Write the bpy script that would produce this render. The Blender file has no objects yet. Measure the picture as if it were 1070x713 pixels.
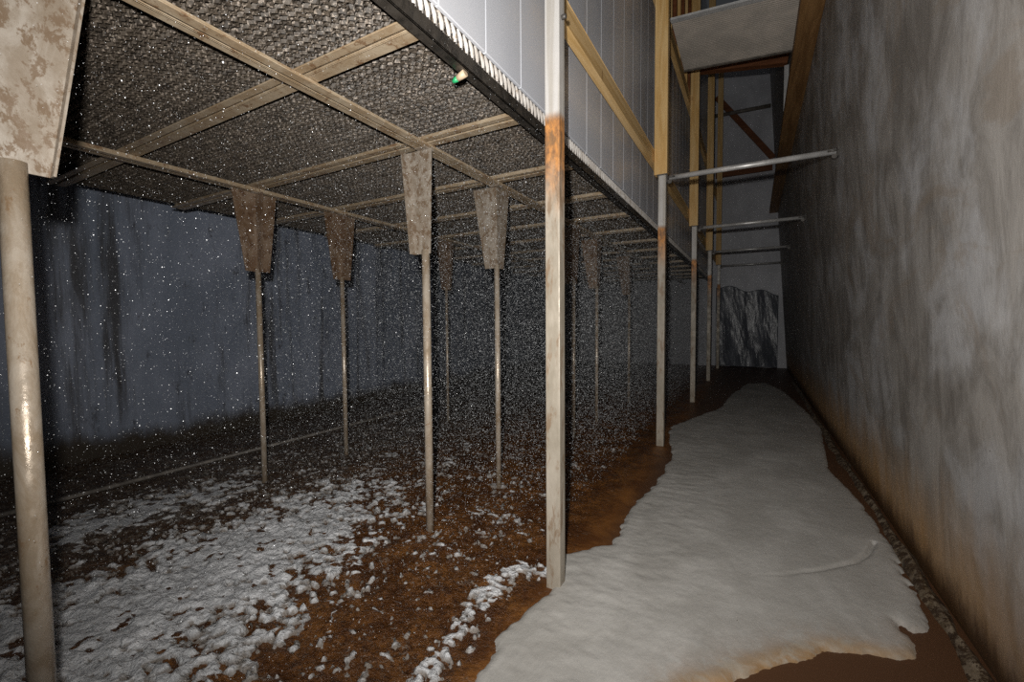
import bpy, bmesh, math, random
import numpy as np
from mathutils import Vector, Matrix
random.seed(7)
RNG = np.random.default_rng(11)
C = bpy.context.scene.collection
sc = bpy.context.scene

# ------------------------------------------------------------------ helpers
def link(name, me, m=None, parent=None, loc=(0, 0, 0)):
    o = bpy.data.objects.new(name, me)
    C.objects.link(o)
    if m is not None:
        me.materials.append(m)
    o.location = loc
    if parent is not None:
        o.parent = parent
    return o

def tag(o, label=None, cat=None, group=None, kind=None):
    if label: o['label'] = label
    if cat: o['category'] = cat
    if group: o['group'] = group
    if kind: o['kind'] = kind
    return o

def empty(name, loc, label, cat, group=None):
    o = bpy.data.objects.new(name, None)
    C.objects.link(o)
    o.location = loc
    o.empty_display_size = .1
    return tag(o, label, cat, group)

class MB:
    """collects shapes into one bmesh"""
    def __init__(s): s.bm = bmesh.new()
    def box(s, x0, x1, y0, y1, z0, z1, bev=0.0, seg=1):
        r = bmesh.ops.create_cube(s.bm, size=1)
        vs = r['verts']
        for v in vs:
            v.co = Vector((x0 + (v.co.x + .5) * (x1 - x0), y0 + (v.co.y + .5) * (y1 - y0), z0 + (v.co.z + .5) * (z1 - z0)))
        if bev > 0:
            es = {e for v in vs for e in v.link_edges}
            bmesh.ops.bevel(s.bm, geom=list(es), offset=bev, segments=seg, affect='EDGES', profile=.6)
        return s
    def hexa(s, bot, top):
        """prism between two polygons of equal length (lists of xyz)"""
        n = len(bot)
        b = [s.bm.verts.new(p) for p in bot]; t = [s.bm.verts.new(p) for p in top]
        s.bm.faces.new(b[::-1]); s.bm.faces.new(t)
        for i in range(n):
            j = (i + 1) % n
            s.bm.faces.new((b[i], b[j], t[j], t[i]))
        return s
    def tube(s, p0, p1, r0, r1=None, n=20, cap=True):
        r1 = r0 if r1 is None else r1
        p0, p1 = Vector(p0), Vector(p1)
        d = (p1 - p0).normalized()
        a = d.orthogonal().normalized(); b = d.cross(a)
        ring = []
        for p, r in ((p0, r0), (p1, r1)):
            ring.append([s.bm.verts.new(p + (a * math.cos(t) + b * math.sin(t)) * r) for t in [2 * math.pi * i / n for i in range(n)]])
        for i in range(n):
            j = (i + 1) % n
            f = s.bm.faces.new((ring[0][i], ring[0][j], ring[1][j], ring[1][i])); f.smooth = True
        if cap:
            s.bm.faces.new(ring[0][::-1]); s.bm.faces.new(ring[1])
        return s
    def bar(s, p0, p1, w, h, up=(0, 0, 1), bev=0.004):
        """rectangular bar from p0 to p1, w across, h along 'up'"""
        p0, p1 = Vector(p0), Vector(p1)
        d = (p1 - p0); L = d.length; d.normalize()
        side = d.cross(Vector(up)).normalized(); u = side.cross(d)
        r = bmesh.ops.create_cube(s.bm, size=1); vs = r['verts']
        for v in vs:
            v.co = p0 + d * ((v.co.x + .5) * L) + side * (v.co.y * w) + u * (v.co.z * h)
        if bev:
            es = {e for v in vs for e in v.link_edges}
            bmesh.ops.bevel(s.bm, geom=list(es), offset=bev, segments=1, affect='EDGES')
        return s
    def build(s, name, m, parent=None, loc=(0, 0, 0)):
        bmesh.ops.recalc_face_normals(s.bm, faces=s.bm.faces)
        me = bpy.data.meshes.new(name)
        s.bm.to_mesh(me); s.bm.free()
        return link(name, me, m, parent, loc)

def np_mesh(name, V, F, m, smooth=True, parent=None, loc=(0, 0, 0)):
    me = bpy.data.meshes.new(name)
    V = np.asarray(V, np.float32); F = np.asarray(F, np.int32)
    k = F.shape[1]
    me.vertices.add(len(V)); me.vertices.foreach_set('co', V.ravel())
    me.loops.add(F.size); me.loops.foreach_set('vertex_index', F.ravel())
    me.polygons.add(len(F)); me.polygons.foreach_set('loop_start', np.arange(0, F.size, k, dtype=np.int32))
    me.polygons.foreach_set('use_smooth', np.full(len(F), smooth))
    me.update(calc_edges=True); me.validate()
    return link(name, me, m, parent, loc)

def hashn(ix, iy, seed):
    h = (ix.astype(np.int64) * 374761393 + iy.astype(np.int64) * 668265263 + seed * 974634777) & 0xffffffff
    h = ((h ^ (h >> 13)) * 1274126177) & 0xffffffff
    h = (h ^ (h >> 16)) & 0xffff
    return h / 65535.0

def vnoise(x, y, seed=0):
    ix = np.floor(x); iy = np.floor(y); fx = x - ix; fy = y - iy
    fx = fx * fx * (3 - 2 * fx); fy = fy * fy * (3 - 2 * fy)
    a = hashn(ix, iy, seed); b = hashn(ix + 1, iy, seed); c = hashn(ix, iy + 1, seed); d = hashn(ix + 1, iy + 1, seed)
    return (a * (1 - fx) + b * fx) * (1 - fy) + (c * (1 - fx) + d * fx) * fy

def fbm(x, y, seed=0, octv=4):
    s = 0; amp = .5; tot = 0
    for i in range(octv):
        s = s + amp * vnoise(x, y, seed + i * 17); tot += amp
        x = x * 2.03 + 3.1; y = y * 2.03 + 1.7; amp *= .5
    return s / tot

def polyline_dist(X, Y, pts, closed=False):
    D = np.full(X.shape, 1e9)
    n = len(pts)
    for i in range(n if closed else n - 1):
        ax, ay = pts[i]; bx, by = pts[(i + 1) % n]
        dx, dy = bx - ax, by - ay
        t = np.clip(((X - ax) * dx + (Y - ay) * dy) / (dx * dx + dy * dy + 1e-12), 0, 1)
        D = np.minimum(D, np.hypot(X - ax - t * dx, Y - ay - t * dy))
    return D

def poly_sd(X, Y, pts):
    """signed distance, positive inside"""
    D = polyline_dist(X, Y, pts, True)
    ins = np.zeros(X.shape, bool); n = len(pts)
    for i in range(n):
        ax, ay = pts[i]; bx, by = pts[(i + 1) % n]
        if ay == by: continue
        c = ((ay > Y) != (by > Y)) & (X < (bx - ax) * (Y - ay) / (by - ay) + ax)
        ins ^= c
    return np.where(ins, D, -D)

def height_mesh(name, xs, ys, fn, m, cut=None, attr=None):
    X, Y = np.meshgrid(xs, ys)
    Z = fn(X, Y)
    nx, ny = len(xs), len(ys)
    I = np.arange(nx * ny).reshape(ny, nx)
    F = np.stack([I[:-1, :-1], I[:-1, 1:], I[1:, 1:], I[1:, :-1]], -1).reshape(-1, 4)
    V = np.stack([X, Y, Z], -1).reshape(-1, 3)
    A = attr(X, Y).ravel() if attr else None
    if cut is not None:
        keep = (Z.ravel()[F] > cut).any(1)
        F = F[keep]
        used = np.unique(F); re = np.full(len(V), -1); re[used] = np.arange(len(used))
        V = V[used]; F = re[F]
        if A is not None: A = A[used]
    o = np_mesh(name, V, F, m)
    if A is not None:
        a = o.data.attributes.new('stain', 'FLOAT', 'POINT')
        a.data.foreach_set('value', A.astype(np.float32))
    return o

# ------------------------------------------------------------------ materials
class NT:
    def __init__(s, name):
        s.m = bpy.data.materials.new(name); s.m.use_nodes = True
        s.t = s.m.node_tree; s.t.nodes.clear()
        s.out = s.n('ShaderNodeOutputMaterial'); s.b = s.n('ShaderNodeBsdfPrincipled')
        s.t.links.new(s.b.outputs[0], s.out.inputs['Surface'])
        s.pos = s.n('ShaderNodeNewGeometry').outputs['Position']
    def n(s, t, **k):
        x = s.t.nodes.new(t)
        for a, v in k.items(): setattr(x, a, v)
        return x
    def set(s, sock, v):
        if hasattr(v, 'is_linked'): s.t.links.new(v, sock)
        elif isinstance(v, (tuple, list)) and len(v) == 3 and sock.type == 'RGBA': sock.default_value = (*v, 1)
        else: sock.default_value = v
    def noise(s, scale=5, stretch=(1, 1, 1), detail=6, rough=.6, dist=0, off=(0, 0, 0)):
        mp = s.n('ShaderNodeMapping'); s.set(mp.inputs['Vector'], s.pos)
        mp.inputs['Scale'].default_value = stretch; mp.inputs['Location'].default_value = off
        nz = s.n('ShaderNodeTexNoise'); s.t.links.new(mp.outputs[0], nz.inputs['Vector'])
        nz.inputs['Scale'].default_value = scale; nz.inputs['Detail'].default_value = detail
        nz.inputs['Roughness'].default_value = rough; nz.inputs['Distortion'].default_value = dist
        return nz.outputs[0]
    def voro(s, scale=5, stretch=(1, 1, 1)):
        mp = s.n('ShaderNodeMapping'); s.set(mp.inputs['Vector'], s.pos); mp.inputs['Scale'].default_value = stretch
        nz = s.n('ShaderNodeTexVoronoi'); s.t.links.new(mp.outputs[0], nz.inputs['Vector']); nz.inputs['Scale'].default_value = scale
        return nz.outputs['Distance']
    def rng(s, v, a, b, c=0., d=1., smooth=True):
        r = s.n('ShaderNodeMapRange'); r.interpolation_type = 'SMOOTHSTEP' if smooth else 'LINEAR'
        s.set(r.inputs['Value'], v)
        for k, x in zip(('From Min', 'From Max', 'To Min', 'To Max'), (a, b, c, d)): s.set(r.inputs[k], x)
        return r.outputs[0]
    def math(s, op, a, b=0.):
        r = s.n('ShaderNodeMath', operation=op); s.set(r.inputs[0], a); s.set(r.inputs[1], b)
        return r.outputs[0]
    def mix(s, f, a, b):
        r = s.n('ShaderNodeMix', data_type='RGBA'); s.set(r.inputs[0], f); s.set(r.inputs[6], a); s.set(r.inputs[7], b)
        return r.outputs[2]
    def xyz(s):
        r = s.n('ShaderNodeSeparateXYZ'); s.set(r.inputs[0], s.pos); return r.outputs
    def attr(s, name):
        r = s.n('ShaderNodeAttribute', attribute_name=name); return r.outputs['Fac']
    def bump(s, h, strength=.3, dist=.01):
        b = s.n('ShaderNodeBump'); s.set(b.inputs['Height'], h)
        b.inputs['Strength'].default_value = strength; b.inputs['Distance'].default_value = dist
        s.t.links.new(b.outputs[0], s.b.inputs['Normal'])
    def done(s, col, rough=.6, metal=0., spec=.5):
        s.set(s.b.inputs['Base Color'], col); s.set(s.b.inputs['Roughness'], rough)
        s.set(s.b.inputs['Metallic'], metal); s.set(s.b.inputs['Specular IOR Level'], spec)
        return s.m

def M_concrete_wall():
    n = NT('trowelled concrete')
    x, y, z = n.xyz()
    streak = n.noise(1.9, (1, 1.6, .75), 8, .64, .8)
    blot = n.noise(1.5, (1, 1, .9), 7, .62, .4)
    fine = n.noise(16, (1, 1, .5), 5, .65, .3)
    col = n.mix(n.rng(streak, .33, .68), (.205, .186, .168), (.40, .375, .35))
    col = n.mix(n.math('MULTIPLY', n.rng(blot, .47, .66), .6), col, (.55, .55, .565))
    col = n.mix(n.math('MULTIPLY', n.rng(n.noise(.9, (1, 1, 1.6), 6, .65, 1.4, (3, 7, 1)), .52, .64), .42), col, (.27, .21, .155))
    col = n.mix(n.math('MULTIPLY', n.rng(fine, .55, .8), .35), col, (.16, .15, .14))
    # rust stain climbing from the base, strongest along the middle of the wall
    edge = n.math('ADD', z, n.math('MULTIPLY', n.math('SUBTRACT', n.noise(2.2, (1, 1.6, .35), 6, .65), .5), .75))
    st = n.math('MULTIPLY', n.rng(edge, .02, .84, 1., 0.), n.rng(y, 1.8, 4.2, .6, 1.))
    col = n.mix(n.math('MULTIPLY', st, .85), col, (.55, .30, .10))
    edge2 = n.math('ADD', z, n.math('MULTIPLY', n.math('SUBTRACT', n.noise(5, (1, 1.4, .5), 6, .7), .5), .35))
    col = n.mix(n.math('MULTIPLY', n.rng(edge2, .03, .27, 1., 0.), .92), col, (.075, .035, .014))
    # small dark pits
    pit = n.rng(n.voro(7), .02, .05, 1., 0.)
    col = n.mix(n.math('MULTIPLY', pit, .7), col, (.05, .035, .03))
    h = n.math('ADD', n.math('MULTIPLY', streak, .8), n.math('MULTIPLY', fine, .35))
    n.bump(h, .3, .02)
    return n.done(col, n.rng(blot, .3, .7, .45, .7), 0, .35)

def M_blue_wall():
    n = NT('damp blue-grey concrete')
    x, y, z = n.xyz()
    col = n.mix(n.rng(n.noise(1.2, (1, 1, .4), 5, .6, .4), .35, .7), (.21, .245, .32), (.33, .37, .47))
    st = n.rng(n.noise(1.3, (1, 2.6, .18), 6, .7, .2), .5, .68)
    col = n.mix(n.math('MULTIPLY', st, .85), col, (.05, .045, .042))
    col = n.mix(n.math('MULTIPLY', n.rng(n.noise(5, (1, 1.2, .6), 6, .7), .58, .68), .6), col, (.035, .03, .03))
    edge = n.math('ADD', z, n.math('MULTIPLY', n.math('SUBTRACT', n.noise(2.5, (1, 1, .4), 6, .7), .5), .5))
    col = n.mix(n.rng(edge, .1, .35, 1., 0.), col, (.055, .042, .03))
    n.bump(n.noise(14, (1, 1, .6)), .25, .02)
    return n.done(col, .5, 0, .4)

def M_panel():
    n = NT('white coated sandwich panel')
    x, y, z = n.xyz()
    col = n.mix(n.rng(n.noise(.9, (1, 1, .6), 4, .5), .35, .7), (.60, .62, .68), (.67, .68, .72))
    dirt = n.rng(n.noise(2.0, (1, 1, .3), 6, .6, .5), .5, .75)
    col = n.mix(n.math('MULTIPLY', dirt, n.rng(y, 2.4, 6., .1, .8)), col, (.64, .55, .45))
    return n.done(col, .28, 0, .5)

def M_post():
    n = NT('weathered galvanised post')
    x, y, z = n.xyz()
    base = n.mix(n.rng(n.noise(7, (1, 1, .25), 6, .65, .3), .35, .7), (.27, .235, .185), (.40, .355, .295))
    up = n.rng(z, 2.73, 2.80)
    base = n.mix(up, base, n.mix(n.rng(n.noise(30, (1, 1, .03), 3), .4, .6), (.46, .43, .39), (.58, .56, .54)))
    # orange rust run starting under the packing level
    w = n.math('ADD', z, n.math('MULTIPLY', n.math('SUBTRACT', n.noise(14, (1, 1, .2), 5, .7), .5), .5))
    rust = n.math('MULTIPLY', n.rng(w, 2.15, 2.62), n.rng(z, 2.73, 2.80, 1., 0.))
    rc = n.mix(n.rng(n.noise(22, (1, 1, .5), 5, .7), .35, .65), (.20, .09, .035), (.62, .26, .06))
    col = n.mix(n.math('MULTIPLY', rust, .9), base, rc)
    fl = n.rng(n.noise(13, (1, 1, .28), 7, .72, .4), .51, .62)
    fl = n.math('MULTIPLY', fl, n.rng(z, 2.7, 2.8, 1., 0.))
    col = n.mix(n.math('MULTIPLY', fl, .7), col, (.20, .125, .07))
    n.bump(n.noise(60, (1, 1, .4)), .2, .004)
    return n.done(col, n.rng(n.noise(9), .3, .7, .35, .6), .15, .5)

def M_scaled(name, a, b, c, t=.5, rough=.42, sc_=9., metal=.1):
    """steel with a skin of lime and rust"""
    n = NT(name)
    col = n.mix(n.rng(n.noise(sc_, (1, 1, .45), 7, .68, .5), .36, .66), a, b)
    col = n.mix(n.rng(n.noise(sc_ * 1.7, (1, 1, .7), 8, .76, .25, (4, 2, 1)), t, t + .07), col, c)
    n.bump(n.noise(70, (1, 1, .6), 5, .7), .35, .004)
    return n.done(col, n.rng(n.noise(25), .35, .7, rough - .15, rough + .15), metal, .6)

def M_wood(name, a, b, rough=.55, stretch=(1, 1, .06)):
    n = NT(name)
    g = n.noise(16, stretch, 5, .6, .8)
    col = n.mix(n.rng(g, .35, .65), a, b)
    k = n.rng(n.voro(2.2, (1.6, 1.6, .6)), .03, .09, 1., 0.)
    col = n.mix(n.math('MULTIPLY', k, .55), col, (a[0] * .4, a[1] * .3, a[2] * .25))
    n.bump(g, .15, .005)
    return n.done(col, rough, 0, .4)

def M_foam():
    n = NT('dirty white foam')
    nz = n.noise(26, (1, .7, 1), 6, .65)
    col = n.mix(n.rng(n.noise(2.4, (1, .6, 1), 5, .6, .6), .35, .72), (.40, .385, .36), (.51, .495, .47))
    col = n.mix(n.math('MULTIPLY', n.rng(nz, .56, .74), .16), col, (.26, .235, .21))
    spk = n.rng(n.voro(5.5), .016, .03, 1., 0.)
    col = n.mix(n.math('MULTIPLY', spk, .85), col, (.05, .04, .03))
    s = n.math('MULTIPLY', n.attr('stain'), n.rng(n.noise(9, (1, 1, 1), 6, .7, .6), .34, .58))
    col = n.mix(s, col, (.30, .14, .04))
    s2 = n.math('MULTIPLY', n.rng(n.attr('stain'), .1, .6, 0., .5), 1.)
    col = n.mix(s2, col, (.36, .26, .15))
    h = n.math('ADD', nz, n.math('MULTIPLY', n.noise(8, (1, .55, 1), 4), 1.6))
    n.bump(h, .35, .012)
    return n.done(col, .5, 0, .4)

def M_rainfoam():
    n = NT('pitted grey foam')
    nz = n.noise(40, (1, 1, 1), 5, .65)
    col = n.mix(n.rng(n.noise(6, (1, .8, 1), 6, .65, .6), .35, .7), (.60, .61, .63), (.92, .93, .96))
    col = n.mix(n.math('MULTIPLY', n.rng(n.attr('stain'), .25, 1.), .85), col, (.17, .125, .085))
    n.bump(n.math('ADD', nz, n.math('MULTIPLY', n.noise(17, (1, 1.5, 1), 4, .6), 1.4)), .9, .025)
    return n.done(col, .35, 0, .6)

def M_water():
    n = NT('brown churned water')
    x, y, z = n.xyz()
    col = n.mix(n.rng(n.noise(3, (1, 1, 1), 6, .65, .7), .35, .68), (.10, .036, .009), (.24, .098, .024))
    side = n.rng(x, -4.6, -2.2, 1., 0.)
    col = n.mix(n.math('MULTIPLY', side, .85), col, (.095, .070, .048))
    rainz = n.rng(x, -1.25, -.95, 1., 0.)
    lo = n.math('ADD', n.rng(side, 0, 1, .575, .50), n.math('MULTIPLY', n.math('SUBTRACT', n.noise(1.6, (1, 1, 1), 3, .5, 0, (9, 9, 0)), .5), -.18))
    fl = n.math('MULTIPLY', n.rng(n.noise(21, (.6, 1, 1), 8, .76, 1.4, (1, 5, 0)), lo, n.math('ADD', lo, .11)), rainz)
    col = n.mix(n.math('MULTIPLY', fl, .75), col, (.40, .36, .31))
    dark = n.math('MULTIPLY', n.rng(n.noise(34, (.8, 1, 1), 7, .74, .8, (8, 2, 0)), .44, .6), rainz)
    col = n.mix(n.math('MULTIPLY', dark, .7), col, (.035, .012, .004))
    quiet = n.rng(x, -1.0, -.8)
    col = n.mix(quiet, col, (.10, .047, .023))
    h = n.math('MULTIPLY', n.math('ADD', n.noise(24, (1, 1, 1), 6, .7, .4), n.math('MULTIPLY', n.noise(60, (1, 1, 1), 4, .7), .6)), rainz)
    n.bump(h, .9, .03)
    return n.done(col, n.rng(rainz, 0, 1, .5, .28), 0, .35)

def M_packing():
    n = NT('limed packing sheet')
    col = n.mix(n.rng(n.noise(9, (1, 1, 1), 6, .7), .35, .66), (.032, .025, .019), (.085, .067, .05))
    col = n.mix(n.rng(n.noise(75, (1, 1, 1), 3, .6, 0, (3, 1, 1)), .54, .66), col, (.30, .25, .205))
    return n.done(col, .55, 0, .35)

def M_plain(name, col, rough=.5, metal=0., var=.25, sc_=8.):
    n = NT(name)
    b = tuple(c * (1 - var) for c in col); a = tuple(min(1, c * (1 + var)) for c in col)
    return n.done(n.mix(n.rng(n.noise(sc_, (1, 1, .6), 5, .6, .3), .35, .68), b, a), rough, metal, .5)

def M_corrugated():
    n = NT('ribbed roof sheet')
    x, y, z = n.xyz()
    col = n.mix(n.rng(n.noise(2.2, (1, 1, 1), 5, .6, .4), .35, .7), (.36, .325, .285), (.47, .415, .36))
    return n.done(col, .45, 0, .4)

def M_drop():
    n = NT('water drop')
    n.b.inputs['Alpha'].default_value = 1
    return n.done((.92, .94, .97), .12, 0, 1.)

def M_plastic():
    n = NT('wet plastic sheet')
    n.bump(n.noise(9, (1.4, 1, .3), 6, .65, .6), .5, .03)
    return n.done(n.mix(n.rng(n.noise(3, (1, 1, .3)), .4, .7), (.12, .13, .155), (.21, .225, .26)), .27, 0, .8)

m_wallr = M_concrete_wall(); m_walll = M_blue_wall(); m_panel = M_panel(); m_post = M_post()
m_pipe = M_scaled('limed steel pipe', (.34, .26, .18), (.52, .45, .37), (.30, .20, .12), .58, .3, 8, .25)
m_head = M_scaled('scaled rusty plate', (.235, .19, .145), (.34, .30, .255), (.17, .12, .08), .50, .4, 11, .05)
m_rust_dim = M_scaled('dimmed brown rusted plate', (.13, .075, .04), (.24, .175, .125), (.10, .055, .03), .52, .45, 8, .05)  # brown rust, its colour also darkened for weaker light on distant brackets
m_beam = M_scaled('rusty limed steel angle', (.34, .245, .15), (.47, .38, .27), (.22, .13, .07), .55, .45, 7, .05)
m_edge = M_scaled('black slimed steel', (.018, .016, .014), (.05, .043, .036), (.30, .27, .24), .61, .4, 14, .1)
m_timber = M_wood('yellow pine', (.66, .40, .14), (.84, .58, .27))
m_timber_y = M_wood('yellow pine along', (.62, .39, .15), (.82, .57, .28), .55, (1, .06, 1))
m_brown = M_wood('brown plank', (.20, .10, .035), (.33, .18, .07), .6, (1, .06, 1))
m_red = M_wood('red brown timber', (.16, .055, .02), (.24, .09, .035), .6, (.1, 1, 1))
m_foam = M_foam(); m_rfoam = M_rainfoam(); m_water = M_water(); m_pack = M_packing()
m_bar = M_plain('bare galvanised bar', (.62, .61, .60), .35, .35, .15)
m_clamp = M_plain('dull clamp iron', (.13, .12, .11), .5, .4)
m_sheet = M_corrugated(); m_drop = M_drop(); m_spray = M_plain('fine water spray', (.62, .65, .68), .3, 0, .05); m_plastic = M_plastic()
m_trim = M_plain('pale metal trim', (.60, .60, .60), .4, .1, .12)
m_back = M_plain('grey panel cladding', (.62, .63, .68), .5, 0, .12, 1.5)
m_dark = M_plain('dark roof lining', (.12, .11, .10), .8, 0, .2, 1.)
m_floor = M_plain('basin concrete', (.10, .07, .05), .8)
m_crust = M_scaled('sediment crust', (.12, .085, .05), (.27, .215, .155), (.05, .028, .014), .46, .6, 12, 0)
m_pale_end = M_scaled('pale sheet end', (.50, .46, .42), (.74, .71, .68), (.36, .27, .19), .56, .5, 14, 0)
m_green = M_plain('green plastic', (.03, .42, .16), .35, 0, .1)
m_tan = M_plain('tan plastic', (.62, .48, .33), .45, 0, .15)
m_gpipe = M_plain('grey floor pipe', (.17, .15, .13), .5, 0, .3)

# ------------------------------------------------------------------ setting
XW0, LEAN = .975, .066                      # right wall leans in a little
def xw(z): return XW0 - LEAN * z
YE = 16.8                                  # end wall
def struct(name, b, m): return tag(b.build(name, m), kind='structure')

struct('floor', MB().box(-7.2, 1.4, -1.5, YE + .2, -.45, -.25), m_floor)
struct('wall_left', MB().box(-7.1, -6.85, -1.5, YE, -.25, 5.0), m_walll)
b = MB()
b.hexa([(xw(-.25), -1.5, -.25), (1.4, -1.5, -.25), (1.4, YE, -.25), (xw(-.25), YE, -.25)],
       [(xw(10.6), -1.5, 10.6), (1.4, -1.5, 10.6), (1.4, YE, 10.6), (xw(10.6), YE, 10.6)])
struct('wall_right', b, m_wallr)
struct('wall_back', MB().box(-7.1, 1.4, YE, YE + .15, -.25, 10.6), m_back)
# inner cladding wall above the packing, with vertical joints
b = MB()
seams = [-1.5, 0.02, .43, .84, 1.25, 1.66] + [2.07 + .41 * i for i in range(36)]
for y0, y1 in zip(seams[:-1], seams[1:]):
    b.box(-1.40, -1.302, y0 + .003, min(y1 - .003, YE), 3.07, 10.6, .004)
b.box(-1.398, -1.306, -1.5, YE, 3.075, 10.6)
struct('wall_inner', b, m_panel)
struct('ceiling', MB().box(-1.45, 1.4, -1.5, 8.0, 10.6, 10.75), m_dark)  # stops short so that the added ambient light reaches the far end
struct('trim_1', MB().box(-7.1, -1.42, -1.5, YE, 3.45, 3.55), m_dark)          # deck above the packing

# ------------------------------------------------------------------ water and foam
ys = [-.6]
while ys[-1] < YE - .1: ys.append(ys[-1] + .022 + max(0, ys[-1] - 3) * .010)
ys[-1] = YE
xs = np.concatenate([np.arange(-6.85, -.9, .024), np.linspace(-.9, .965, 26)])
def water_h(X, Y):
    a = np.clip((-1.0 - X) / .3, 0, 1)
    r = fbm(X * 9, Y * 9, 3, 4) - .5
    r2 = np.abs(fbm(X * 22, Y * 22, 9, 2) - .5)
    return a * (r * .05 - r2 * .045) + (1 - a) * .003 * (fbm(X * 3, Y * 3, 5) - .5)
w = height_mesh('basin_water', xs, np.array(ys), water_h, m_water)
tag(w, 'murky brown churned water covering the whole basin floor', 'water', kind='stuff')

F1 = [(-1.02, .9), (-1.05, 1.54), (-1.09, 1.79), (-1.07, 2.02), (-1.04, 2.25), (-1.06, 2.42), (-1.16, 2.62), (-1.0, 2.80), (-.85, 2.98),
      (-.87, 3.46), (-.86, 4.0), (-.8, 4.52), (-.8, 5.42), (-.98, 6.1), (-1.05, 6.75), (-.86, 7.5), (-.5, 8.6), (-.4, 10.2), (-.1, 12.2), (.3, 12.6), (.62, 11.2),
      (.82, 9.04), (.89, 7.71), (.72, 5.65), (.84, 4.66), (.87, 3.8), (.85, 3.22), (.80, 2.90), (.74, 2.86), (.68, 2.90), (.715, 2.76), (.69, 2.64), (.62, 2.60), (.5, 2.58),
      (.32, 2.48), (.2, 2.34), (.09, 2.24), (-.08, 2.06), (-.28, 1.84), (-.40, 1.55), (-.5, .9)]
CREASE = [(.77, 3.86), (.70, 3.66), (.61, 3.5), (.4, 3.27), (.17, 3.08), (-.1, 2.95)]
def foam1_f(X, Y):
    sd = poly_sd(X, Y, F1) + (fbm(X * 6, Y * 6, 21, 4) - .5) * .09 * np.clip(1.2 - (X + .3) * .9, .35, 1) + (fbm(X * 34, Y * 34, 25, 2) - .5) * .014
    for hx, hy, hr in ((.86, 3.62, .022), (.855, 3.48, .03), (.85, 3.34, .026), (.70, 2.86, .03)):
        sd = np.minimum(sd, np.hypot((X - hx) * 1.3, (Y - hy) * .7) - hr)
    return sd
def foam1_h(X, Y):
    sd = foam1_f(X, Y)
    h = np.where(sd > 0, .024 * np.sqrt(np.clip(1 - (1 - np.clip(sd / .06, 0, 1)) ** 2, 0, 1)), sd * .5)
    inner = np.clip(sd / .1, 0, 1)
    h = h + inner * (.020 * (fbm(X * 2.2, Y * 1.6, 31, 3) - .5) + .012 * (fbm(X * 9, Y * 16, 37, 3) - .5) * np.clip((.1 - X) / .8, .15, 1))
    d = polyline_dist(X, Y, CREASE)
    t = np.clip((X + .1) / .8, 0, 1)
    h = h - inner * t * (.026 * t * np.exp(-(d / .013) ** 2) )
    return h
def foam1_s(X, Y):
    sd = foam1_f(X, Y)
    near = np.clip((2.95 - Y) / .5, 0, 1) * np.clip((X + .55) / .3, 0, 1)
    return np.clip(np.exp(-np.clip(sd, 0, 9) / .07), 0, 1) * near
o = height_mesh('foam_blanket', np.arange(-1.5, 1.0, .0125), np.concatenate([np.arange(.9, 6, .0125), np.arange(6, 12.9, .03)]), foam1_h, m_foam, -.012, foam1_s)
tag(o, 'thick white foam blanket floating along the corridor beside the concrete wall', 'foam', kind='stuff')

F2 = [(-4.0, .3), (-3.75, .7), (-3.7, .95), (-3.75, 1.45), (-3.72, 2.0), (-3.65, 2.45), (-3.4, 2.85), (-3.1, 2.95), (-2.82, 2.6), (-2.6, 2.19), (-2.33, 1.77), (-2.2, 1.38), (-2.15, 1.11), (-2.1, .88), (-2.15, .3)]
F3 = [(-4.35, .9), (-4.85, 1.21), (-4.74, 1.87), (-4.62, 2.49), (-4.3, 2.2), (-4.25, 1.52)]
F4 = [(-1.22, .9), (-1.27, 1.36), (-1.31, 1.48), (-1.31, 1.73), (-1.32, 2.02), (-1.37, 2.25), (-1.30, 2.42), (-1.1, 2.46)]
def patch(sdfn, ns, seed, thick=.012, spread=.35, amt=1.5, fringe=.03):
    def c_of(X, Y):
        sd = sdfn(X, Y)
        return np.clip(sd / spread, -1.2, 1) * .62 + (fbm(X * ns, Y * ns * 1.25, seed, 4) - .5) * amt + (fbm(X * ns * .28, Y * ns * .28, seed + 5, 3) - .5) * .8
    def f(X, Y):
        c = c_of(X, Y)
        h = thick * np.sqrt(np.clip(c / .5, 0, 1)) + fringe * np.clip(c / .4, 0, 1) * (fbm(X * 16, Y * 24, seed + 9, 3) - .5)
        return np.where(c > 0, h, np.clip(c, -.4, 0) * .12 - .002)
    def g(X, Y):
        return 1 - np.clip((c_of(X, Y) + .05) / .5, 0, 1)
    return f, g
def foam_piece(name, xs_, ys_, fg, cut, label):
    o = height_mesh(name, xs_, ys_, fg[0], m_rfoam, cut, fg[1])
    return tag(o, label, 'foam', kind='stuff')
foam_piece('foam_patch', np.arange(-4.9, -1.7, .013), np.arange(.2, 4.1, .013), patch(lambda X, Y: poly_sd(X, Y, F2), 22, 41, .014, .5, 2.5, .05), -.008,
           'large pitted grey foam patch on the brown water at lower left')
foam_piece('foam_patch', np.arange(-5.4, -3.9, .016), np.arange(.4, 3.2, .016), patch(lambda X, Y: poly_sd(X, Y, F3), 19, 61, .008, .35, 2.4), -.006,
           'thin grey foam streak between the large foam patch and the blue-grey wall')
foam_piece('foam_strand', np.arange(-1.75, -.95, .010), np.arange(.9, 2.75, .010), patch(lambda X, Y: .05 - polyline_dist(X, Y, F4), 28, 71, .012, .10, 2.1, .035), -.006,
           'narrow broken foam strand leading to the foot of the nearest square post')
def fleck(X, Y):
    return -.62 + .0 * X + .25 * np.clip((3.6 - np.abs(Y - 3.4)) / 3, 0, 1)
foam_piece('foam_flecks', np.arange(-5.2, -1.35, .016), np.arange(.6, 7.5, .018), patch(lambda X, Y: fleck(X, Y) * .35 / .62, 30, 83, .006, .35, 2.2, .012), -.004,
           'scattered small foam flecks on the brown water under the packing')

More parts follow.
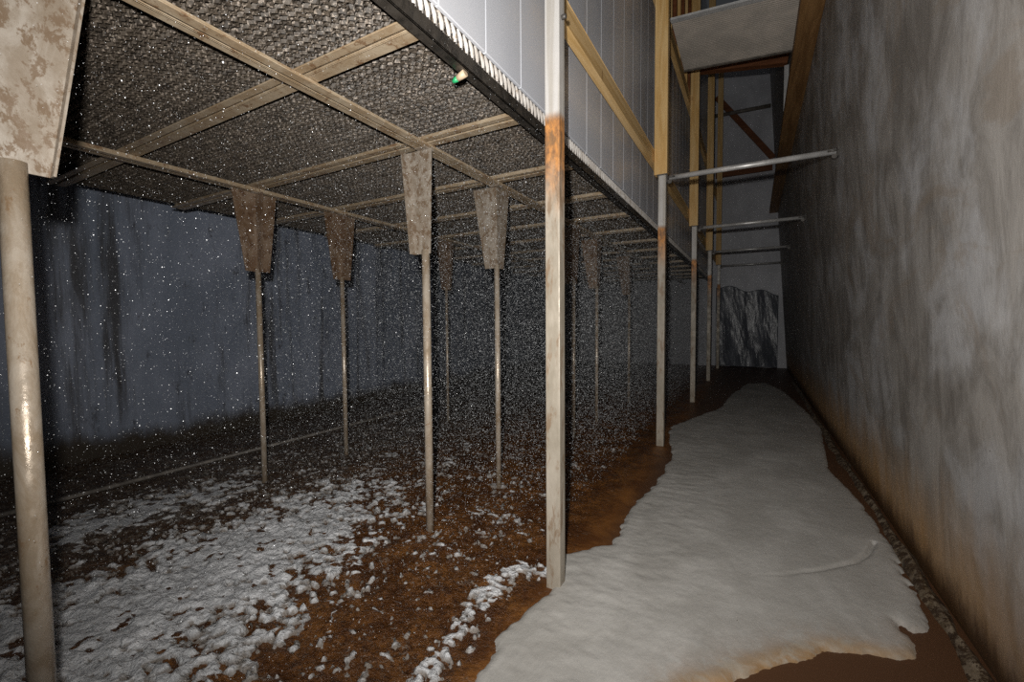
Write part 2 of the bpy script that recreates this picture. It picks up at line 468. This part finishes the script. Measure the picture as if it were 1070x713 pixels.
# crust of sediment along the foot of the right wall
def crust_h(X, Y):
    c = .905 + .03 * (fbm(Y * 1.2, Y * 0, 91) - .5) * 2 + .0 * X
    wdt = .012 + .065 * fbm(Y * 3.5, Y * 0 + 3, 95)
    t = np.clip(1 - np.abs(X - c) / wdt, 0, 1)
    return -.02 + (.02 + .085 * fbm(Y * 2.2, X * 8, 93)) * np.sqrt(t) + .02 * t * (fbm(X * 40, Y * 30, 97) - .5)
o = height_mesh('sediment_ridge', np.arange(.80, .966, .008), np.arange(.9, 13, .02), crust_h, m_crust, -.015)
tag(o, 'rough pale brown crust ridge along the foot of the concrete wall', 'sediment')

# pipe lying on the floor near the left wall
o = MB().tube((-5.45, -.5, .02), (-5.33, YE - .2, .02), .02, n=14).build('floor_pipe', m_gpipe)
tag(o, 'thin grey pipe lying along the water near the blue-grey wall', 'pipe')

# ------------------------------------------------------------------ square steel posts, bars, timber
XR, YP, SP = -1.02, 2.36, 3.372
ORD = ['first', 'second', 'third', 'fourth', 'fifth', 'sixth', 'seventh', 'eighth', 'ninth', 'tenth', 'eleventh', 'twelfth', 'thirteenth', 'fourteenth', 'fifteenth', 'sixteenth', 'seventeenth']
post_lab = ['nearest square steel post, orange rust run below the panel edge',
            'second square steel post from the front, carrying the brightest crossbar',
            'third square steel post from the front, beside the foam edge',
            'fourth square steel post from the front, in the dim corridor',
            'fifth square steel post from the front, beside the wet plastic sheet']
PZ = 3.40
for k in range(5):
    y = YP + k * SP
    r = empty('square_post', (XR, y, -.25), post_lab[k], 'post', 'square steel posts along the corridor')
    pz = PZ + (.25 if k == 0 else 0)
    g = MB(); g.box(-.045, .045, -.04, .04, 0, pz + .25, .006, 2)
    g.build('post_tube', m_post, r)
    g = MB(); g.box(-.06, .06, -.055, .055, pz + .25, pz + .262, .002)
    g.build('cap_plate', m_clamp, r)
    if k == 0:
        g = MB(); g.tube((.048, -.01, PZ + .16), (.075, -.01, PZ + .16), .013, n=6)
        g.build('bolt', m_clamp, r)
bar_lab = ['bright galvanised crossbar from the second square post to the concrete wall, nearest of the crossbars',
           'second crossbar from the front, from the third square post to the wall',
           'third crossbar from the front, from the fourth square post to the wall',
           'farthest dim crossbar, from the fifth square post to the wall']
for k in range(1, 5):
    y = YP + k * SP
    z = 3.365
    r = empty('crossbar', (XR + .05, y, z), bar_lab[k - 1], 'crossbar', 'crossbars over the corridor')
    L = xw(z) - XR - .05
    MB().tube((.03, 0, 0), (L - .02, 0, 0), .030, n=18).build('bar_tube', m_bar, r)
    for a, s in ((0., 1), (L, -1)):
        g = MB(); g.box(min(a, a + s * .015), max(a, a + s * .015), -.045, .045, -.06, .045, .003)
        g.tube((a + s * .035, -.012, -.045), (a + s * .035, .012, -.045), .026, n=14)
        g.tube((a + s * .005, -.038, -.0), (a + s * .10, -.038, 0), .010, n=8)
        g.build('end_clamp', m_clamp, r)

tim_lab = [None, 'yellow timber upright standing on the second square steel post', 'yellow timber upright standing on the third square steel post, under the ribbed sheet',
           'yellow timber upright standing on the fourth square steel post', 'yellow timber upright standing on the fifth square steel post']
for k in range(1, 5):
    y = YP + k * SP
    o = MB().box(-.095, .06, -.05, .05, 0, 10.55 - PZ - .02, .006, 2).build('timber_upright', m_timber, None, (XR, y, PZ + .012))
    tag(o, tim_lab[k], 'timber', 'timber uprights on the posts')
# rail at joint height and rail under the sheet, both behind the uprights
o = MB().bar((0, 0, 0), (0, 14.1, 0), .06, .16).build('timber_rail', m_timber_y, None, (XR - .130, 2.60, 3.65))
tag(o, 'lower long timber rail running along the white panels at post-top height', 'timber')
o = MB().bar((0, 0, 0), (0, 11.2, 0), .06, .20).build('timber_rail', m_timber_y, None, (XR - .130, 5.35, 5.77))
tag(o, 'upper long timber rail running along the wall beside the ribbed sheet', 'timber')
# studs above the upper rail
for i in range(8):
    y = 6.95 + i * .42
    o = MB().box(-.05, .05, -.025, .025, 0, 4.7, .004).build('wall_stud', m_red if i % 2 else m_timber, None, (XR - .15, y, 5.88))
    tag(o, '%s narrow wooden stud from the front, above the upper rail' % ORD[i], 'stud', 'studs above the upper rail')

# plank ledger along the top of the right wall
o = MB()
o.hexa([(.40, 4.5, 5.10), (xw(5.10) - .002, 4.5, 5.10), (xw(5.10) - .002, YE, 5.10), (.40, YE, 5.10)],
       [(.40, 4.5, 5.24), (xw(5.24) - .002, 4.5, 5.24), (xw(5.24) - .002, YE, 5.24), (.40, YE, 5.24)])
o = o.build('wall_plank', m_brown)
tag(o, 'wide brown plank fixed flat along the concrete wall beside the ribbed sheet', 'plank')

# ribbed roof sheet
A0, A1 = Vector((-1.05, 6.42, 5.70)), Vector((-1.05, 7.70, 5.66))
B0, B1 = Vector((.610, 6.20, 5.44)), Vector((.615, 7.46, 5.40))
r = empty('roof_sheet', (-.2, 6.9, 5.35), 'grey ribbed sheet spanning from the timber uprights to the concrete wall overhead', 'roof sheet')
nx, ny = 140, 16
V = []
nrm = (B0 - A0).cross(A1 - A0).normalized()
if nrm.z < 0: nrm = -nrm
for j in range(ny + 1):
    for i in range(nx + 1):
        a, c = i / nx, j / ny
        p = (A0 * (1 - a) + B0 * a) * (1 - c) + (A1 * (1 - a) + B1 * a) * c
        V.append(p)
def corr_sheet(offz):
    W = []
    nn = 240
    for i in range(nn + 1):
        c = i / nn
        ph = math.sin(c * 34 * 2 * math.pi) * .009
        for j in range(13):
            a = j / 12
            p = (A0 * (1 - a) + B0 * a) * (1 - c) + (A1 * (1 - a) + B1 * a) * c
            W.append(p + nrm * (ph + offz) - r.location)
    Fq = [(i * 13 + j, i * 13 + j + 1, (i + 1) * 13 + j + 1, (i + 1) * 13 + j) for i in range(nn) for j in range(12)]
    return W, Fq
W, Fq = corr_sheet(0); W2, F2q = corr_sheet(.006)
n0 = len(W)
np_mesh('ribbed_panel', [tuple(p) for p in W + W2], Fq + [tuple(n0 + q for q in f[::-1]) for f in F2q], m_sheet, True, r)
ez = Vector((0, 0, .012))
MB().bar(A0 - r.location - ez, B0 - r.location - ez, .07, .03).build('edge_trim', m_trim, r)['label'] = 'pale front edge trim'
MB().bar(A1 - r.location - ez, B1 + (B1 - A1) * .02 - r.location - ez, .03, .03).build('edge_trim', m_gpipe, r)['label'] = 'dark rear edge trim'

# frame beyond the sheet
o = MB().bar((0, 0, 0), (1.62, 0, -.27), .12, .28).build('cross_beam', m_red, None, (-1.15, 9.30, 6.53))
tag(o, 'dark red-brown cross beam behind the rear edge of the ribbed sheet', 'beam')
g = MB(); g.box(0, .07, -.03, -.024, 0, .86, .001); g.box(0, .005, -.024, .06, 0, .86, .001)
o = g.build('steel_strut', m_trim, None, (.405, 9.30, 5.24))
tag(o, 'pale metal strut standing on the wall plank below the cross beam', 'strut')
o = MB().bar((0, 0, 0), (1.70, 0, -2.36), .18, .08, (0, 1, 0)).build('diagonal_brace', m_red, None, (-1.22, 16.74, 9.22))
tag(o, 'dark red-brown diagonal brace high on the far end wall', 'brace')
o = MB().bar((0, 0, 0), (1.68, 0, 0), .08, .28).build('end_beam', m_red, None, (-1.22, 16.74, 6.62))
tag(o, 'dark red-brown level beam below the diagonal brace on the far wall', 'beam')
o = MB().tube((0, 0, 0), (1.66, 0, -.04), .06, n=14).build('wall_conduit', m_gpipe, None, (-1.28, 16.60, 8.54))
tag(o, 'grey horizontal pipe crossing the diagonal brace high on the far wall', 'pipe')

# wet plastic sheet on the end wall
nx, nz = 120, 90
X, Z = np.meshgrid(np.linspace(-1.15, .70, nx), np.linspace(0, 1, nz))
top = 2.78 - .18 * (X + 1.15) + .06 * np.sin(X * 7)
ZZ = .02 + (top - .02) * Z
fold = .07 * np.sin(X * 5.5 + 2.6 * Z) * (1 - .4 * Z) + .10 * (fbm(X * 3.2 + Z, Z * 2.2, 13, 4) - .5)
V = np.stack([X, 16.62 + fold, ZZ], -1).reshape(-1, 3)
I = np.arange(nx * nz).reshape(nz, nx)
Fq = np.stack([I[:-1, :-1], I[:-1, 1:], I[1:, 1:], I[1:, :-1]], -1).reshape(-1, 4)
o = np_mesh('plastic_sheet', V, Fq, m_plastic)
md = o.modifiers.new('thick', 'SOLIDIFY'); md.thickness = .004
tag(o, 'wet crumpled plastic sheet hanging on the far end wall', 'sheet')

# ------------------------------------------------------------------ support grid and pipe columns
X1, X2, Y0G, SG = -2.15, -4.31, .55, 1.01
XF0, XF1 = -5.86, -1.315                     # packing from left edge to corridor edge
ZF = 2.98                                    # underside of the packing
def angle_pair(mbs, p0, p1, along, wa, wb, z0, z1):
    pass
for nm, xx, lab in (('beam_near', X1, 'long rusty double-angle beam carried by the near pipe row'), ('beam_far', X2, 'long rusty double-angle beam carried by the far pipe row')):
    r = empty('carrier_beam', (xx, -1.4, 2.88), lab, 'beam', 'carrier beams under the packing')
    for s, wd in ((1, .062), (-1, .045)):
        g = MB()
        x0, x1 = (.010, .010 + wd) if s > 0 else (-.010 - wd, -.010)
        g.box(x0, x1, 0, YE + 1.3, 0, .007, .002)
        g.box(*((.010, .017) if s > 0 else (-.017, -.010)), 0, YE + 1.3, 0, .05, .001)
        g.build('steel_angle', m_beam, r)
NB = 15
first = None
for k in range(1, NB):
    y = Y0G + SG * k
    r = empty('cross_angle', (XF1, y, 2.932), '%s rusty cross beam from the front under the packing' % ORD[k - 1], 'beam', 'cross beams under the packing')
    if first is None:
        first = []
        for s, wd in ((1, .070), (-1, .050)):
            g = MB()
            y0, y1 = (.011, .011 + wd) if s > 0 else (-.011 - wd, -.011)
            g.box(XF0 - XF1, -.03, y0, y1, 0, .007, .002)
            g.box(XF0 - XF1, -.03, *((.011, .018) if s > 0 else (-.018, -.011)), 0, .046, .001)
            first.append(g.build('steel_angle', m_beam, r))
    else:
        for f in first:
            c = f.copy(); C.objects.link(c); c.parent = r

# black slimed edge angle under the corridor edge of the packing
g = MB(); g.box(-.010, .0, 0, YE + 1.4, 0, .075, .002); g.box(-.06, .0, 0, YE + 1.4, 0, .008, .002)
o = g.build('edge_angle', m_edge, None, (XF1 + .012, -1.45, 2.895))
tag(o, 'black slimed steel edge angle below the corridor edge of the packing', 'edge angle')

def plate_wing(g, dx, dy, wt, wb, z0, z1, t=.006, x0=0, y0=0):
    """tapered plate hanging from z1 to z0 in direction (dx,dy)"""
    nxv, nyv = -dy * t / 2, dx * t / 2
    g.hexa([(x0 + nxv, y0 + nyv, z0), (x0 - nxv, y0 - nyv, z0), (x0 + dx * wb - nxv, y0 + dy * wb - nyv, z0), (x0 + dx * wb + nxv, y0 + dy * wb + nyv, z0)],
           [(x0 + nxv, y0 + nyv, z1), (x0 - nxv, y0 - nyv, z1), (x0 + dx * wt - nxv, y0 + dy * wt - nyv, z1), (x0 + dx * wt + nxv, y0 + dy * wt + nyv, z1)])
Z_HB, Z_HT = 2.11 + .25, 2.875 + .25
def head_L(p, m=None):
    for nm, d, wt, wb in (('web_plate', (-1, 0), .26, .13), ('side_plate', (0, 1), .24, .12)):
        g = MB(); plate_wing(g, *d, wt, wb, Z_HB, Z_HT, .008); g.build(nm, m or m_rust_dim, p)
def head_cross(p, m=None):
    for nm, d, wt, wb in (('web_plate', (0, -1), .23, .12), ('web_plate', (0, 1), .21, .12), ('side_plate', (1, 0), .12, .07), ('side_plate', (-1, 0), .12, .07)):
        g = MB(); plate_wing(g, *d, wt, wb, Z_HB, Z_HT, .008); g.build(nm, m or m_rust_dim, p)
def head_channel(p):
    g = MB(); plate_wing(g, -1, 0, .17, .105, Z_HB, Z_HT, .008); plate_wing(g, 1, 0, .07, .045, Z_HB, Z_HT, .008); g.build('web_plate', m_head, p)
    g = MB()
    t = .008
    g.hexa([(-.105 - t, 0, Z_HB), (-.105, 0, Z_HB), (-.105, -.05, Z_HB), (-.105 - t, -.05, Z_HB)],
           [(-.17 - t, 0, Z_HT), (-.17, 0, Z_HT), (-.17, -.06, Z_HT), (-.17 - t, -.06, Z_HT)])
    g.build('side_plate', m_head, p)
def head_wide(p):
    g = MB(); plate_wing(g, 0, 1, .20, .088, Z_HB, Z_HT, .008); plate_wing(g, 0, -1, .20, .10, Z_HB, Z_HT, .008); g.build('web_plate', m_head, p)
    g = MB(); plate_wing(g, -1, 0, .20, .10, Z_HB, Z_HT, .008); g.build('side_plate', m_head, p)
    g = MB(); t = .008
    g.hexa([(0, .088, Z_HB), (.035, .088, Z_HB), (.035, .088 + t, Z_HB), (0, .088 + t, Z_HB)],
           [(0, .20, Z_HT), (.05, .20, Z_HT), (.05, .20 + t, Z_HT), (0, .20 + t, Z_HT)]); g.build('edge_flange', m_head, p)

def pipe_column(x, y, lab, head, group, rad=.030):
    r = empty('pipe_column', (x, y, -.25), lab, 'column', group)
    MB().tube((0, 0, 0), (0, 0, Z_HB + .03), rad, n=20).build('pipe', m_pipe, r)
    h = MB(); h.box(-.05, .05, -.05, .05, Z_HT - .004, Z_HT + .004, .001)
    h = h.build('bracket_head', m_head, r)
    head(h)
    return r
n1, n2 = 'pipe columns in the row nearer the corridor', 'pipe columns in the farther row'
pipe_column(X1, .475, 'nearest pipe column, large and rusty with a scaled bracket, at the left edge', head_wide, n1, .036)
pipe_column(X1, Y0G + 2 * SG - .02, 'pale pipe column under a long brown channel bracket, in the middle of the photo', head_channel, n1)
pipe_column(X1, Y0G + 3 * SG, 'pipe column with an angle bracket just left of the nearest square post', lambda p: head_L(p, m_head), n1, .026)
labs = {5: 'thin pipe column just right of the nearest square post, under the packing',
        6: 'faint pipe column behind the falling water, second to the right of the nearest square post', 8: 'very faint pipe column just left of the second square post'}
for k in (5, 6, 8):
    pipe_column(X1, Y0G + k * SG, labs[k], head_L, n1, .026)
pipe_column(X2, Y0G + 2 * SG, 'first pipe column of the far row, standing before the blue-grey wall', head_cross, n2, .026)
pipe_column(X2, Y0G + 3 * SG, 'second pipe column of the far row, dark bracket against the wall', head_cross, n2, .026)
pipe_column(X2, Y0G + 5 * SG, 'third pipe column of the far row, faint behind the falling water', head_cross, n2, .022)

# ------------------------------------------------------------------ packing blocks
def packing_mesh(wx, ly, hz=.085, pitch=.0255, lam=.052, amp=.0105):
    nsh = int(round(ly / pitch)); nxs = int(round(wx / (lam / 4))); nzs = 6
    xs_ = np.linspace(0, wx, nxs + 1); zs_ = np.linspace(0, hz, nzs + 1)
    Xg, Zg = np.meshgrid(xs_, zs_)
    Vs, Fs = [], []
    I = np.arange(Xg.size).reshape(Xg.shape)
    Fb = np.stack([I[:-1, :-1], I[:-1, 1:], I[1:, 1:], I[1:, :-1]], -1).reshape(-1, 4)
    for i in range(nsh):
        y = (i + .5) * ly / nsh
        s = 1 if i % 2 else -1
        ph = (Xg + s * Zg * .75) / lam + (i % 2) * .5 + .08 * RNG.standard_normal()
        tri = np.sin(ph * 2 * np.pi)
        sag = .006 * np.sin(Xg * 3.1 + i * .7) * RNG.random() + .003 * (vnoise(Xg * 16, Xg * 0 + i, 5) - .5)
        zj = Zg + .006 * (vnoise(Xg * 28, Xg * 0 + i * 1.3, 7) - .5) * (Zg < .01)
        Vs.append(np.stack([Xg, y + amp * tri + sag, zj], -1).reshape(-1, 3)); Fs.append(Fb + len(Vs[:-1]) * Xg.size)
    # closed top
    b0 = sum(len(v) for v in Vs)
    Vs.append(np.array([[0, 0, hz], [wx, 0, hz], [wx, ly, hz], [0, ly, hz]], float)); Fs.append(np.array([[b0, b0 + 1, b0 + 2, b0 + 3]]))
    return np.concatenate(Vs), np.concatenate(Fs)
secs = [('beside the corridor edge', X1 + .004, XF1 - .002), ('between the two long carrier beams', X2 + .004, X1 - .004), ('beyond the far carrier beam', XF0, X2 - .004)]
for snm, xa, xb in secs:
    V, Fq = packing_mesh(xb - xa, SG - .008)
    base = None
    for k in range(0, NB):
        y = Y0G + SG * k + .004
        if base is None:
            o = base = np_mesh('packing_block', V, Fq, m_pack, False)
        else:
            o = base.copy(); C.objects.link(o)
        o.location = (xa, y, ZF)
        tag(o, 'honeycomb packing block, %s bay from the front, %s' % (ORD[k], snm), 'packing block', 'packing blocks overhead')

# ends of the packing sheets, paler than the blocks, seen along the corridor edge
def teeth_mesh():
    Vs, Fs = [], []
    p = SG / 20; nT = 20
    for i in range(nT):
        y = i * p + .004; w_ = .026 + .008 * RNG.random(); sl = .022 + .006 * RNG.random(); h0 = .004 * RNG.random(); h1 = .078
        b0 = len(Vs)
        rows = 5
        for j in range(rows):
            t = j / (rows - 1); z = h0 + (h1 - h0) * t
            yy = y + sl * (1 - t); ww = w_ * (.55 + .45 * math.sin(math.pi * (.15 + .8 * t)))
            out = .006 + .009 * math.sin(math.pi * t)
            Vs += [(0, yy, z), (out, yy + ww * .35, z), (out * .4, yy + ww, z), (-.004, yy + ww, z)]
        for j in range(rows - 1):
            for q in range(3):
                a = b0 + j * 4 + q
                Fs.append((a, a + 1, a + 5, a + 4))
    return np.array(Vs), np.array(Fs)
V, Fq = teeth_mesh()
tm = None
for ob in [q for q in C.objects if q.name.startswith('packing_block') and abs(q.location.x - secs[0][1]) < .01]:
    if tm is None:
        tm = np_mesh('sheet_ends', V, Fq, m_pale_end, True, ob, (XF1 - secs[0][1], 0, 0)); c = tm
    else:
        c = tm.copy(); C.objects.link(c); c.parent = ob
    c['label'] = 'pale sheet ends'

# small green-and-tan fitting hung at the packing edge
r = empty('spray_fitting', (-1.37, 1.90, 2.885), 'small green and tan plastic fitting hanging below the packing edge', 'fitting')
g = MB(); g.tube((0.05, 0, .0), (0.0, 0, -.015), .020, .017, 14); g.build('fitting_body', m_tan, r)
g = MB(); g.tube((0.0, 0, -.015), (-.03, 0, -.025), .016, .010, 14); g.build('green_cap', m_green, r)

# ------------------------------------------------------------------ falling water
N = 85000
P = np.stack([-1.30 - 5.3 * RNG.random(N) ** 1.3, 13.5 * RNG.random(N) ** 1.25, RNG.uniform(.03, 2.93, N)], -1)
P[:, 1] += .45
Rr = .0013 * np.exp(RNG.normal(0, .38, N)) * (1 + .12 * np.clip(P[:, 1] - 2, 0, 8))
Rr = np.clip(Rr, .0006, .006)
Rr = np.where(P[:, 0] < -3.2, Rr * .8, Rr)
big = RNG.random(N) < .006; Rr[big] *= 2.0
dcam = np.linalg.norm(P - np.array([0, 0, 1.6]), axis=1)
Rr *= np.clip(dcam / 3.6, .5, 1.)
P = P[dcam > 1.35]; Rr = Rr[dcam > 1.35]; N = len(P)
octa = np.array([[1, 0, 0], [-1, 0, 0], [0, 1, 0], [0, -1, 0], [0, 0, 1.25], [0, 0, -1.25]])
of = np.array([[0, 2, 4], [2, 1, 4], [1, 3, 4], [3, 0, 4], [2, 0, 5], [1, 2, 5], [3, 1, 5], [0, 3, 5]])
V = (P[:, None, :] + octa[None] * Rr[:, None, None]).reshape(-1, 3)
Fq = (of[None] + (np.arange(N) * 6)[:, None, None]).reshape(-1, 3)
o = np_mesh('falling_drops', V, Fq, m_drop)
tag(o, 'bright falling water drops filling the space below the packing', 'water drops', kind='stuff')

N = 380000
P = np.stack([-1.28 - 5.4 * RNG.random(N) ** 1.25, 1.6 + 15.0 * RNG.random(N), RNG.uniform(.02, 2.96, N)], -1)
Rr = np.clip(.0027 * np.exp(RNG.normal(0, .3, N)), .001, .006) * np.clip(.30 + (P[:, 1] - 1.6) * .22, .3, 1.1)
tet = np.array([[1, 1, 1], [1, -1, -1], [-1, 1, -1], [-1, -1, 1]]) * .8
tf = np.array([[0, 1, 2], [0, 3, 1], [0, 2, 3], [1, 3, 2]])
ang = RNG.uniform(0, 6.28, N); ca, sa = np.cos(ang), np.sin(ang)
T = np.stack([ca[:, None] * tet[None, :, 0] - sa[:, None] * tet[None, :, 1], sa[:, None] * tet[None, :, 0] + ca[:, None] * tet[None, :, 1], np.repeat(tet[None, :, 2], N, 0)], -1)
V = (P[:, None, :] + T * Rr[:, None, None]).reshape(-1, 3)
Fq = (tf[None] + (np.arange(N) * 4)[:, None, None]).reshape(-1, 3)
o = np_mesh('fine_spray', V, Fq, m_spray)
tag(o, 'fine grey water spray dimming the far end below the packing', 'water spray', kind='stuff')

# ------------------------------------------------------------------ camera
cam = bpy.data.cameras.new('camera'); co = bpy.data.objects.new('camera', cam); C.objects.link(co)
pitch, yaw, roll = map(math.radians, (2.5812, 29.0722, -.3903))
Fv = Vector((-math.sin(yaw) * math.cos(pitch), math.cos(yaw) * math.cos(pitch), -math.sin(pitch)))
R0 = Vector((math.cos(yaw), math.sin(yaw), 0)); U0 = R0.cross(Fv)
Rv = R0 * math.cos(roll) + U0 * math.sin(roll); Uv = -R0 * math.sin(roll) + U0 * math.cos(roll)
mt = Matrix((Rv, Uv, -Fv)).transposed().to_4x4(); mt.translation = (0, 0, 1.6)
co.matrix_world = mt
cam.sensor_width = 36; cam.lens = 453.81 / 1070 * 36
cam.clip_start = .02; cam.clip_end = 100
sc.camera = co

# ------------------------------------------------------------------ light: the camera flash plus a weak added ambient fill through the open roof and rear
fl = bpy.data.lights.new('camera_flash', 'SPOT'); fo = bpy.data.objects.new('camera_flash', fl); C.objects.link(fo)
fo.location = Vector((0, 0, 1.6)) + Uv * .24 - Rv * .10
aim = (Fv + Rv * .10 + Uv * .22).normalized()
fo.rotation_euler = aim.to_track_quat('-Z', 'Y').to_euler()
fl.energy = 560; fl.spot_size = math.radians(154); fl.spot_blend = 1.0; fl.shadow_soft_size = .03
fl.color = (1, .97, .92)
wd = bpy.data.worlds.new('ambient_fill'); sc.world = wd; wd.use_nodes = True
bg = wd.node_tree.nodes['Background']; bg.inputs[0].default_value = (.60, .63, .68, 1); bg.inputs[1].default_value = .04

sc.cycles.use_denoising = False
sc.view_settings.view_transform = 'Standard'; sc.view_settings.look = 'None'
sc.view_settings.exposure = 0; sc.view_settings.gamma = 1; sc.view_settings.use_curve_mapping = False
